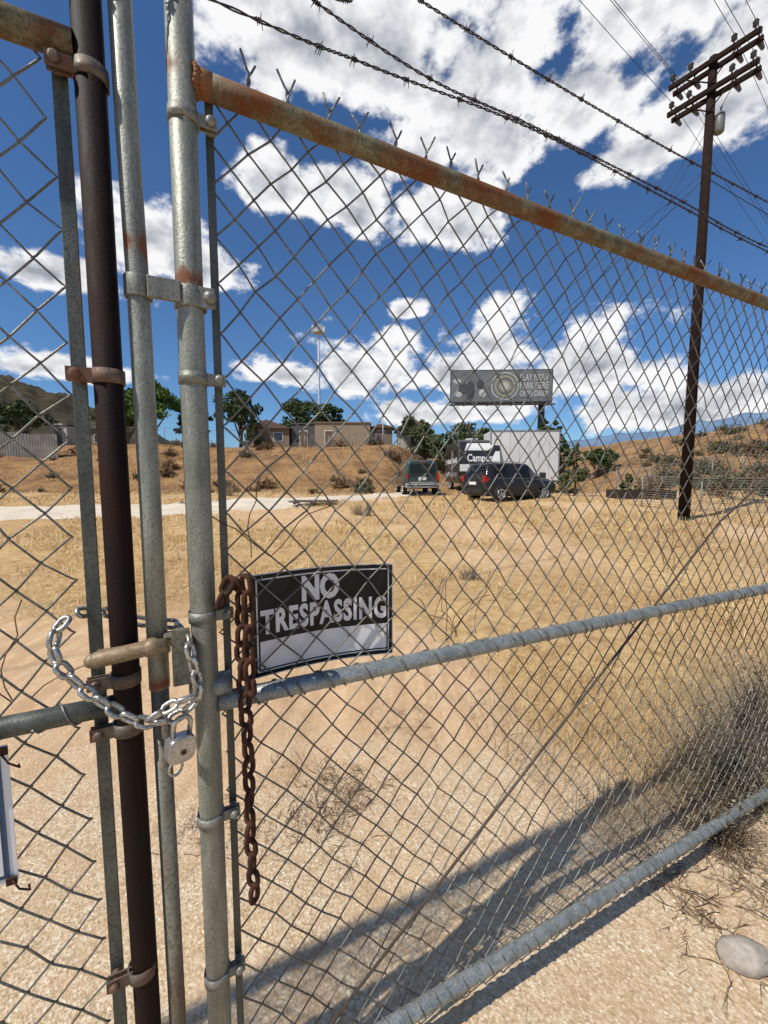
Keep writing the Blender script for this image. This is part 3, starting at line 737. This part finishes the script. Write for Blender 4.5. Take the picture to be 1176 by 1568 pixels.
# billboard
BB=empty('billboard',place(16.7,61,0,math.radians(-3)))
steel=plain('billboard_steel',(.07,.075,.08),.6,.3);grey=plain('billboard_print',(.15,.155,.155),.5,0,.3,.5);lg=plain('billboard_light',(.45,.46,.43),.5,0,.1);go=plain('billboard_gold',(.30,.29,.18),.5)
mb=MB();zb0=11.7;w=14.4;hh=4.6
mb.box((0,0,zb0+hh/2),(w,.3,hh),0);mb.box((0,.4,zb0+hh/2),(w-.6,.4,hh-.6),0)
mb.box((0,-.55,zb0-.35),(w+.4,.9,.1),0)
for i in range(9): mb.box((-w/2+.4+i*(w-.8)/8,.35,zb0-.15),(.15,1.6,.3),0);mb.tube([(-w/2+.4+i*(w-.8)/8,-.98,zb0-.3),(-w/2+.4+i*(w-.8)/8,-.98,zb0+.5)],.02,5)
mb.tube([(-w/2,-.98,zb0+.5),(w/2,-.98,zb0+.5)],.02,5)
mb.tube([(6.0,.8,0),(6.0,.8,zb0+.6)],[.5,.45],16);mb.tube([(-6.5,.8,zb0+.2),(7,.8,zb0+.2)],.3,10)
mb.obj('frame',[steel],BB)
mb=MB();y=-.16;mb.box((0,y,zb0+hh/2),(w-.3,.02,hh-.3),0)
y-=.02
for rr,mt_ in((1.95,1),(1.78,0),(1.5,2),(1.2,0),(.85,2),(.5,1)):
    y-=.01;mb.poly([(.5+rr*math.cos(a/32*6.283),y,zb0+hh/2+rr*math.sin(a/32*6.283)) for a in range(32)],mt_)
for a,b_,c_,d_,m_ in((-6.2,3.0,1.0,.5,1),(-5.4,2.0,1.2,1.2,3),(-6.0,1.2,.9,.6,1),(-4.4,1.7,1.1,2.0,3),(-3.0,2.6,.9,1.0,3),(-2.6,1.3,.9,.8,1)):
    mb.ball((a,-.17,zb0+b_),(c_*.6,.02,d_*.7),m_,12,6)
for t,z_,sz in(('PLAY NOW',3.4,1.3),('PARK HERE',2.3,1.3),('OPEN DAILY',1.2,1.1)):
    add_text(mb,t,sz,4.6,zb0+z_,4.0,.03,1,lambda x,z:Vector((x,-.2,z)))
mb.obj('poster',[grey,lg,go,steel],BB)

# ------------------------------------------------------------------ buildings
def windowset(mb,cx,y,cz,w,h): mb.box((cx,y,cz),(w+.16,.06,h+.16),2);mb.box((cx,y-.02,cz),(w,.06,h),3)
glassd=plain('window_glass',(.03,.035,.04),.1);trim=plain('trim_white',(.6,.58,.54),.6);doorb=plain('door_brown',(.14,.08,.05),.6)
def building(name,x,y,w,d,h,wall,roof,gable=0,ang=0,door=True,doors=1,wins=True):
    E=empty(name,place(x,y,hz(x,y)-.15,ang))
    mb=MB();mb.box((0,0,h/2),(w,d,h),0);mb.obj('walls',[wall],E)
    mb=MB()
    if gable: mb.prism([(-w/2-.35,h-.02),(w/2+.35,h-.02),(0,h+gable)],-d/2-.35,d/2+.35,0)
    else: mb.box((0,0,h+.07),(w+.2,d+.2,.13),0)
    mb.obj('roof',[roof],E)
    mb=MB()
    k=max(1,int(w/2.2))
    for i in range(k):
        cx=-w/2+w*(i+.5)/k
        if door and i<doors: mb.box((cx,-d/2-.02,1.02),(.9,.06,2.0),2);mb.box((cx,-d/2-.05,1.0),(.76,.06,1.86),1)
        elif wins: windowset(mb,cx,-d/2-.02,h*.58,.9,.8)
    mb.obj('openings',[wall,doorb,trim,glassd],E)
beige=plain('stucco_beige',(.30,.225,.145),.9,0,.15,2);tan=plain('siding_tan',(.20,.14,.09),.9,0,.2,2);brownr=plain('roof_brown',(.13,.075,.05),.9);dk=plain('shed_grey',(.07,.07,.07),.8);whit=plain('stucco_white',(.45,.42,.36),.9);redr=plain('roof_red',(.22,.08,.05),.9)
building('storage_building',-4.4,46,5.8,3,2.75,beige,tan,0,.03,True,1,False)
building('small_house',-12.4,47,4.6,4,2.1,tan,brownr,.9)
building('shed',-8.6,46.5,2.6,2.4,2.7,dk,dk,0)
building('shed',-.3,47,2.4,2.4,2.3,tan,brownr,.4)
building('small_house',3.2,48,3.4,4,2.1,whit,redr,1.1)
building('shed',-31.5,42,1.6,2,1.8,whit,dk,0)
building('small_house',-33.5,50,4.5,4,2.6,tan,dk,.8)
mb=MB();rd=random.Random(2)
for i in range(64):
    x=-42+i*.22;y=35+.02*i;mb.box((x,y,hz(x,y)+.95),(.19,.03,2.1+rd.uniform(-.05,.05)),0)
mb.obj('board_fence',[plain('weathered_board',(.17,.16,.15),.9,0,.35,1.5)])
def wirefence(name,pts,h,r=.03,nr=9):
    mb=MB();P3=[]
    for x,y in pts: z=hz(x,y);P3.append((x,y,z));mb.tube([(x,y,z-.2),(x,y,z+h)],r,6)
    for k in range(nr): mb.tube([(x,y,z+h*(k+.6)/nr) for x,y,z in P3],.006 if k<nr-1 else r*.6,4)
    mb.obj(name,[plain('fence_grey',(.2,.2,.19),.6)])
wirefence('wire_fence',[(-34+i*2.6,40.5) for i in range(9)],1.7)
wirefence('wire_fence',[(-8+i*2.4,42.8) for i in range(6)],1.2,.04)
wirefence('wire_fence',[(12.2+i*1.9,22+i*.3) for i in range(9)],1.6,.03,14)
wirefence('wire_fence',[(10.5+i*1.5,17.0-i*1.2) for i in range(6)],1.3,.025,14)
mb=MB();x,y=13.0,20.6;z=hz(x,y)
mb.box((x,y,z+.22),(2.7,.06,.42));mb.box((x,y+1.2,z+.22),(2.7,.06,.42));mb.box((x-1.38,y+.6,z+.22),(.06,1.26,.42));mb.box((x+1.38,y+.6,z+.22),(.06,1.26,.42));mb.obj('timber_planter',[plain('dark_timber',(.03,.018,.014),.8)])
mb=MB();x,y=-3.0,17.6;z=hz(x,y)+.05
for i in range(7): mb.box((x+rd.uniform(-.1,.1),y-.4+i*.14,z+.09+rd.uniform(0,.03)),(1.9,.1,.03),0,Matrix.Rotation(rd.uniform(-.1,.1),3,'Z'))
for i in(-.7,0,.7): mb.box((x+i,y,z+.04),(.09,1.0,.07))
mb.obj('lumber_pile',[plain('old_lumber',(.12,.09,.07),.9,0,.4,3)])

# ------------------------------------------------------------------ vehicles
tyre=plain('tyre_rubber',(.015,.015,.016),.8);rim=plain('alloy_rim',(.5,.5,.52),.3,.7,.1);gls=plain('tinted_glass',(.010,.011,.012),.08,0,.2,4,0,.35);redl=plain('tail_light',(.35,.015,.012),.25);chrome=plain('chrome_trim',(.6,.6,.6),.2,.9);blk=plain('black_plastic',(.02,.02,.02),.6);plate=plain('licence_plate',(.6,.6,.58),.5);headl=plain('head_lamp',(.6,.62,.65),.1)
def wheel(mb,x,y,r,w,side):
    seg=28;prof=[(r*.62,-w/2),(r*.93,-w/2),(r,-w*.36),(r,w*.36),(r*.93,w/2),(r*.62,w/2),(r*.58,w*.35),(r*.15,w*.30),(0.001,w*.32)]
    b=len(mb.v)
    for q,(rr,o) in enumerate(prof):
        for k in range(seg): a=2*math.pi*k/seg;mb.v.append(Vector((x+rr*math.cos(a),y+side*o,r+rr*math.sin(a))))
    for q in range(len(prof)-1):
        for k in range(seg):
            k2=(k+1)%seg;mb.f.append((b+q*seg+k,b+q*seg+k2,b+(q+1)*seg+k2,b+(q+1)*seg+k));mb.m.append(0 if q<5 else 2);mb.sm.append(True)
    for k in range(5):
        a=k*2*math.pi/5+.3;c=Vector((x+math.cos(a)*r*.33,y+side*w*.40,r+math.sin(a)*r*.33))
        mb.box(c,(r*.56,.04,r*.17),1,Matrix.Rotation(-a,3,'Y'))
    mb.tube([(x+r*.6*math.cos(a/20*6.283),y+side*w*.46,r+r*.6*math.sin(a/20*6.283)) for a in range(20)],.026,6,1,True)
def carbody(E,st,paint,glass_side,glass_top):
    mb=MB();rings=[]
    for (x,zb,wb,zl,wl,zt,wt) in st:
        h=[(wb*.8,zb-.04),(wb,zb+.03),(wl,zb+(zl-zb)*.55),(wl*.985,zl-.02),(wl*.955,zl),(wt,zt-.07 if zt-zl>.1 else zl+(zt-zl)*.5),(wt*.86,zt),(wt*.4,zt+.02)]
        ringp=[(x,-a,z) for a,z in h]+[(x,a,z) for a,z in h[::-1]]
        rings.append(ringp)
    k=len(rings[0])
    for r_ in rings: mb.v+=[Vector(p) for p in r_]
    for i in range(len(rings)-1):
        for j in range(k):
            j2=(j+1)%k;mt_=0
            if j in(4,k-6) and i in glass_side: mt_=1
            if j in(5,6,7,8,9) and i in glass_top: mt_=1
            if j in (0,k-2): mt_=2
            mb.f.append((i*k+j,(i+1)*k+j,(i+1)*k+j2,i*k+j2));mb.m.append(mt_);mb.sm.append(True)
    mb.f.append(tuple(range(k)));mb.m.append(0);mb.sm.append(False)
    mb.f.append(tuple((len(rings)-1)*k+i for i in range(k))[::-1]);mb.m.append(0);mb.sm.append(False)
    return mb.obj('body',[paint,gls,blk],E,.02)
def arch(mb,x,y,r,side,mt_=2):
    mb.tube([(x,y,r*.92),(x,y+side*.012,r*.92)],r*1.2,26,mt_)
suvp=plain('dark_metallic_paint',(.016,.016,.018),.38,.1,.1,.5,.25,.35)
sx,sy=6.15,20.4;SU=empty('suv_car',place(sx,sy,hz(sx,sy)-.02,math.radians(27))@Matrix.Translation((-2.3,0,0)))
st=[(0,.45,.74,.80,.76,.92,.74),(.04,.34,.84,.95,.86,1.04,.80),(.08,.32,.86,1.0,.88,1.12,.78),(.26,.3,.88,1.04,.91,1.62,.68),(.40,.3,.89,1.05,.92,1.72,.70),(.55,.3,.89,1.05,.92,1.74,.71),(1.25,.27,.9,1.04,.92,1.77,.72),(1.33,.27,.9,1.04,.92,1.77,.72),(2.12,.26,.9,1.02,.92,1.77,.72),(2.2,.26,.9,1.02,.92,1.76,.72),(2.70,.26,.9,1.0,.92,1.73,.71),(2.98,.26,.9,1.0,.92,1.52,.70),(3.42,.27,.9,.98,.91,1.12,.68),(3.5,.27,.9,.97,.91,1.09,.72),(4.2,.3,.88,.92,.88,1.02,.70),(4.5,.34,.82,.78,.82,.88,.64),(4.62,.4,.70,.64,.70,.70,.5)]
carbody(SU,st,suvp,{5,6,8,10,9,11},{2,10,11})
mb=MB()
for x in(.86,3.62):
    for s_ in(-1,1): arch(mb,x,s_*.905,.36,s_);wheel(mb,x,s_*.86,.36,.23,s_)
mb.obj('wheels',[tyre,rim,blk],SU)
mb=MB()
for s_ in(-1,1):
    mb.box((.06,s_*.76,1.05),(.12,.16,.30),0);mb.box((.16,s_*.86,1.0),(.2,.05,.18),0)
    mb.box((4.4,s_*.66,.8),(.25,.3,.12),4);mb.box((2.95,s_*.98,1.09),(.14,.16,.13),5)
    mb.tube([(.6,s_*.64,1.80),(1.4,s_*.65,1.84),(2.5,s_*.64,1.80)],.02,6,1)
    mb.box((2.2,s_*.918,.42),(2.1,.02,.08),2);mb.box((1.55,s_*.925,.92),(.16,.025,.03),1);mb.box((2.5,s_*.925,.92),(.16,.025,.03),1)
    mb.tube([(.65,s_*.9,1.08),(1.8,s_*.895,1.07),(3.1,s_*.89,1.03)],.010,5,1)
mb.box((-.01,0,.84),(.03,.5,.14),3);mb.box((.0,0,.5),(.12,1.5,.18),2);mb.box((4.55,0,.6),(.12,1.0,.16),2)
mb.obj('trim',[redl,chrome,blk,plate,headl,suvp],SU,.01)
vanp=plain('green_paint',(.022,.055,.05),.35,.2,.1,.5,.5)
vx,vy=1.85,24.9;VA=empty('minivan',place(vx,vy,hz(vx,vy-2)+.02,math.radians(95))@Matrix.Translation((-2.4,0,0)))
st=[(0,.5,.82,1.08,.90,1.80,.74),(.05,.45,.88,1.12,.94,1.86,.77),(.2,.42,.92,1.12,.96,1.90,.79),(.3,.42,.92,1.12,.96,1.91,.79),(1.35,.4,.93,1.12,.97,1.93,.80),(1.45,.4,.93,1.12,.97,1.93,.80),(2.3,.4,.93,1.12,.97,1.92,.80),(2.4,.4,.93,1.12,.97,1.92,.8),(2.95,.4,.93,1.12,.97,1.86,.79),(3.75,.4,.93,1.12,.96,1.22,.76),(3.85,.4,.93,1.10,.95,1.18,.76),(4.6,.42,.9,.95,.9,1.02,.7),(4.8,.45,.8,.75,.82,.82,.62)]
carbody(VA,st,vanp,{3,5,7,8},{8})
mb=MB()
for x in(.85,3.75):
    for s_ in(-1,1): arch(mb,x,s_*.945,.35,s_);wheel(mb,x,s_*.85,.35,.22,s_)
mb.obj('wheels',[tyre,rim,blk],VA)
mb=MB()
for s_ in(-1,1):
    mb.box((-.02,s_*.36,1.45),(.05,.64,.52),5);mb.box((-.01,s_*.83,1.0),(.06,.12,.42),0);mb.box((3.05,s_*1.03,1.15),(.14,.2,.2),2)
mb.box((-.05,0,.55),(.2,1.82,.22),1);mb.box((-.04,0,.92),(.03,.42,.17),3);mb.box((-.03,0,1.13),(.04,1.5,.06),2);mb.box((-.02,0,1.8),(.05,.4,.05),0)
mb.box((-.16,0,.55),(.02,1.7,.06),2);mb.box((-.03,0,.72),(.03,1.6,.04),1)
mb.obj('trim',[redl,plain('bumper_grey',(.35,.36,.37),.5),blk,plate,headl,gls],VA,.012)

rvw=plain('fibreglass_white',(.62,.62,.6),.35,0,.06,.5);rvk=plain('fibreglass_black',(.02,.02,.022),.3);rvg=plain('trailer_grey',(.2,.2,.21),.5)
tx_,ty_=5.75,25.4;RV=empty('travel_trailer',place(tx_,ty_,hz(tx_,ty_),math.radians(-92)))
mb=MB();prof=[(-7.2,.55),(-.15,.55),(.12,.8),(.25,1.25),(.22,1.9),(-.05,2.7),(-.35,3.1),(-.7,3.22),(-7.2,3.22)]
mb.prism(prof,-1.25,1.25,0);mb.obj('shell',[rvk],RV,.06)
mb=MB()
fp=[(.125,.82),(.255,1.25),(.225,1.9),(-.045,2.7)]
def fpt(z):
    for i in range(3):
        if fp[i][1]<=z<=fp[i+1][1]:
            t=(z-fp[i][1])/(fp[i+1][1]-fp[i][1]);return fp[i][0]*(1-t)+fp[i+1][0]*t
    return fp[-1][0]-(z-2.7)*.75 if z>2.7 else fp[0][0]
def strip(y0a,y0b,y1a,y1b,z0,z1,mt_,o=.012,k=8):
    b=len(mb.v)
    for i in range(k+1):
        t=i/k;z=z0+(z1-z0)*t;x=fpt(z)+o
        mb.v.append(Vector((x,y0a*(1-t)+y1a*t,z)));mb.v.append(Vector((x,y0b*(1-t)+y1b*t,z)))
    for i in range(k): a=b+2*i;mb.f.append((a,a+1,a+3,a+2));mb.m.append(mt_);mb.sm.append(True)
strip(-1.2,.7,-1.2,1.2,1.3,1.72,0);strip(-.9,.5,-.7,1.1,2.55,3.0,0,.014)
strip(.55,1.2,.95,1.2,1.74,2.5,0,.016)
strip(-1.2,1.2,-1.2,1.2,.85,1.0,2,.014)
fz=lambda y,z:Vector((fpt(z)+.03,y,z))
add_text(mb,'Camper',.62,0,2.08,1.5,.012,0,lambda x,z:fz(x,z))
mb.obj('front_graphics',[rvw,rvk,rvg],RV)
mb=MB()
for s_ in(-1,1):
    mb.box((-3.8,s_*1.262,2.0),(6.2,.02,.35),1);mb.box((-3.8,s_*1.262,1.1),(6.4,.02,.25),2)
    for x in(-1.6,-4.2,-5.8): mb.box((x,s_*1.27,2.35),(.9,.03,.5),3)
    mb.box((-2.8,s_*1.27,1.75),(.7,.03,1.8),2)
mb.box((-3,0,3.36),(.9,.7,.26),1)
mb.tube([(.2,.6,.5),(1.3,0,.5)],.05,6,2);mb.tube([(.2,-.6,.5),(1.3,0,.5)],.05,6,2)
mb.tube([(1.2,0,0),(1.2,0,.9)],.04,8,2);mb.tube([(.55,.2,.55),(.55,.2,1.05)],.15,14,1);mb.tube([(.55,-.2,.55),(.55,-.2,1.05)],.15,14,1)
mb.obj('details',[rvk,rvw,rvg,gls],RV,.01)
mb=MB()
for x in(-4.0,-4.9):
    for s_ in(-1,1): wheel(mb,x,s_*1.13,.34,.22,s_)
mb.obj('wheels',[tyre,rim,blk],RV)

cx_,cy_=8.55,26.6;CT=empty('cargo_trailer',place(cx_,cy_,hz(cx_,cy_)+.1,math.radians(-3)))
mb=MB();mb.box((0,0,2.15),(4.1,2.3,3.0),0);mb.obj('box',[plain('aluminium_white',(.62,.62,.6),.4,0,.07,.6)],CT,.05)
mb=MB()
for z in(.66,3.64): mb.box((0,-1.16,z),(4.1,.03,.07),1)
for x in(-2.04,2.04): mb.box((x,-1.16,2.15),(.06,.035,2.9),1)
for i in range(1,7): mb.box((-2.05+i*.586,-1.153,2.15),(.012,.008,2.88),1)
mb.box((1.1,-1.17,1.0),(.36,.03,.3),2);mb.box((1.65,-1.18,.85),(.1,.03,.06),3)
mb.box((-2.5,0,.6),(1.1,.12,.12),2);mb.tube([(-2.0,.7,.6),(-3.1,0,.6)],.05,6,2);mb.tube([(-2.0,-.7,.6),(-3.1,0,.6)],.05,6,2)
mb.box((.3,-1.12,.78),(1.9,.3,.05),2)
mb.obj('frame_trim',[rvw,rvg,blk,redl],CT)
mb=MB()
for x in(-.1,.75):
    for s_ in(-1,1): wheel(mb,x,s_*1.08,.34,.2,s_)
mb.obj('wheels',[tyre,rim,blk],CT)

# ------------------------------------------------------------------ sky
w=bpy.data.worlds.new('World');S.world=w;w.use_nodes=True;nt=w.node_tree;bg=nt.nodes['Background'];bg.inputs['Strength'].default_value=.1
sun_dir=Vector((-.604,-.472,1.0)).normalized();elev=math.asin(sun_dir.z)
sky=N(nt,'ShaderNodeTexSky',sky_type='NISHITA');sky.sun_disc=False;sky.sun_elevation=elev;sky.sun_rotation=math.atan2(sun_dir.x,sun_dir.y);sky.altitude=500;sky.air_density=1.0;sky.dust_density=.3;sky.ozone_density=2.5
M_=lambda op,a,b=None,c=None,clamp=False: mth(nt,op,a,b,c,clamp)
tc=N(nt,'ShaderNodeTexCoord');sp=N(nt,'ShaderNodeSeparateXYZ');nt.links.new(tc.outputs['Generated'],sp.inputs[0])
az=M_('ARCTAN2',sp.outputs[0],sp.outputs[1]);el=M_('ARCSINE',sp.outputs[2])
# cumulus banks: azimuth, elevation, half-width, half-height (degrees)
blobs=[(-12,43,10,8),(1,44,14,10),(15,38,10,9),(29,41,11,8),(31,32,9,4),(22,36,10,6),(39,33.5,6,6),(-6,30.5,6.5,4.2),(-14,31.5,4,3.5),(8.5,29,7.5,4.2),(3,35,6,3),
(-26,23.5,8,5),(-13,12.6,5,2.3),(-1,13,9,5.4),(7,12.2,8,4),(14.6,14.5,7,5.4),(26.4,12.2,8,6),(34,7,14,4.2),(10,8,12,3),(-38,10.8,8,1.8),(3,20.4,2.6,1.4),(-37,20,6,2.2),(62,28,14,9),(-70,30,18,10),(150,20,20,9)]
dmin=None;yr=None
for a,e,ra,re in blobs:
    k=180/math.pi
    x=M_('MULTIPLY_ADD',az,k/ra,-a/ra);y=M_('MULTIPLY_ADD',el,k/re,-e/re)
    y2=M_('MINIMUM',y,M_('MULTIPLY',y,1.8));d=M_('MULTIPLY_ADD',x,x,M_('MULTIPLY',y2,y2))
    if dmin is None: dmin,yr=d,y
    else:
        cnd=M_('LESS_THAN',d,dmin);yr=M_('MULTIPLY_ADD',cnd,M_('SUBTRACT',y,yr),yr);dmin=M_('MINIMUM',dmin,d)
field=M_('MAXIMUM',M_('SUBTRACT',1.08,M_('SQRT',dmin)),-.8)
def cnoise(shift,scale,detail,rough):
    mp=N(nt,'ShaderNodeMapping');mp.inputs['Scale'].default_value=(1,1,1.5);mp.inputs['Location'].default_value=shift
    nt.links.new(tc.outputs['Generated'],mp.inputs[0]);return noise(nt,scale,detail,rough,mp.outputs[0]).outputs[0]
n1=cnoise((0,0,0),9.5,7,.60);n2=cnoise((.010,.009,-.032),9.5,5,.58)
dens=M_('ADD',M_('MULTIPLY',field,1.25),M_('MULTIPLY',M_('SUBTRACT',n1,.5),4.0))
mr=N(nt,'ShaderNodeMapRange',interpolation_type='SMOOTHSTEP');nt.links.new(dens,mr.inputs[0]);mr.inputs[1].default_value=-.05;mr.inputs[2].default_value=.55
core=N(nt,'ShaderNodeMapRange',interpolation_type='SMOOTHSTEP');nt.links.new(dens,core.inputs[0]);core.inputs[1].default_value=.35;core.inputs[2].default_value=1.35
lit=M_('MULTIPLY',M_('SUBTRACT',n2,n1),4.0)
low=M_('MULTIPLY_ADD',yr,-.8,.35,clamp=True)
gf=M_('ADD',M_('MULTIPLY',core.outputs[0],M_('MULTIPLY_ADD',low,.65,.40)),lit,clamp=True)
cc=mixc(nt,gf,(9.6,9.6,9.7),(3.5,3.8,4.4))
tint=mixc(nt,1.0,sky.outputs[0],(.56,.82,1.08),'MULTIPLY')
alpha=M_('MULTIPLY',mr.outputs[0],M_('MULTIPLY',M_('ADD',sp.outputs[2],.01),40,clamp=True))
nt.links.new(mixc(nt,alpha,tint,cc),bg.inputs['Color'])
sl=bpy.data.lights.new('sun','SUN');sl.energy=5.0;sl.angle=math.radians(.5);sl.color=(1,.94,.84)
so=bpy.data.objects.new('sun',sl);so.rotation_euler=sun_dir.to_track_quat('Z','Y').to_euler();S.collection.objects.link(so)
cam=bpy.data.cameras.new('camera');cam.sensor_fit='HORIZONTAL';cam.sensor_width=36;cam.lens=640/1176*36;cam.clip_start=.02;cam.clip_end=9000
co=bpy.data.objects.new('camera',cam);co.location=(0,0,1.55);co.rotation_euler=(math.radians(90-5.2),0,0);S.collection.objects.link(co);S.camera=co
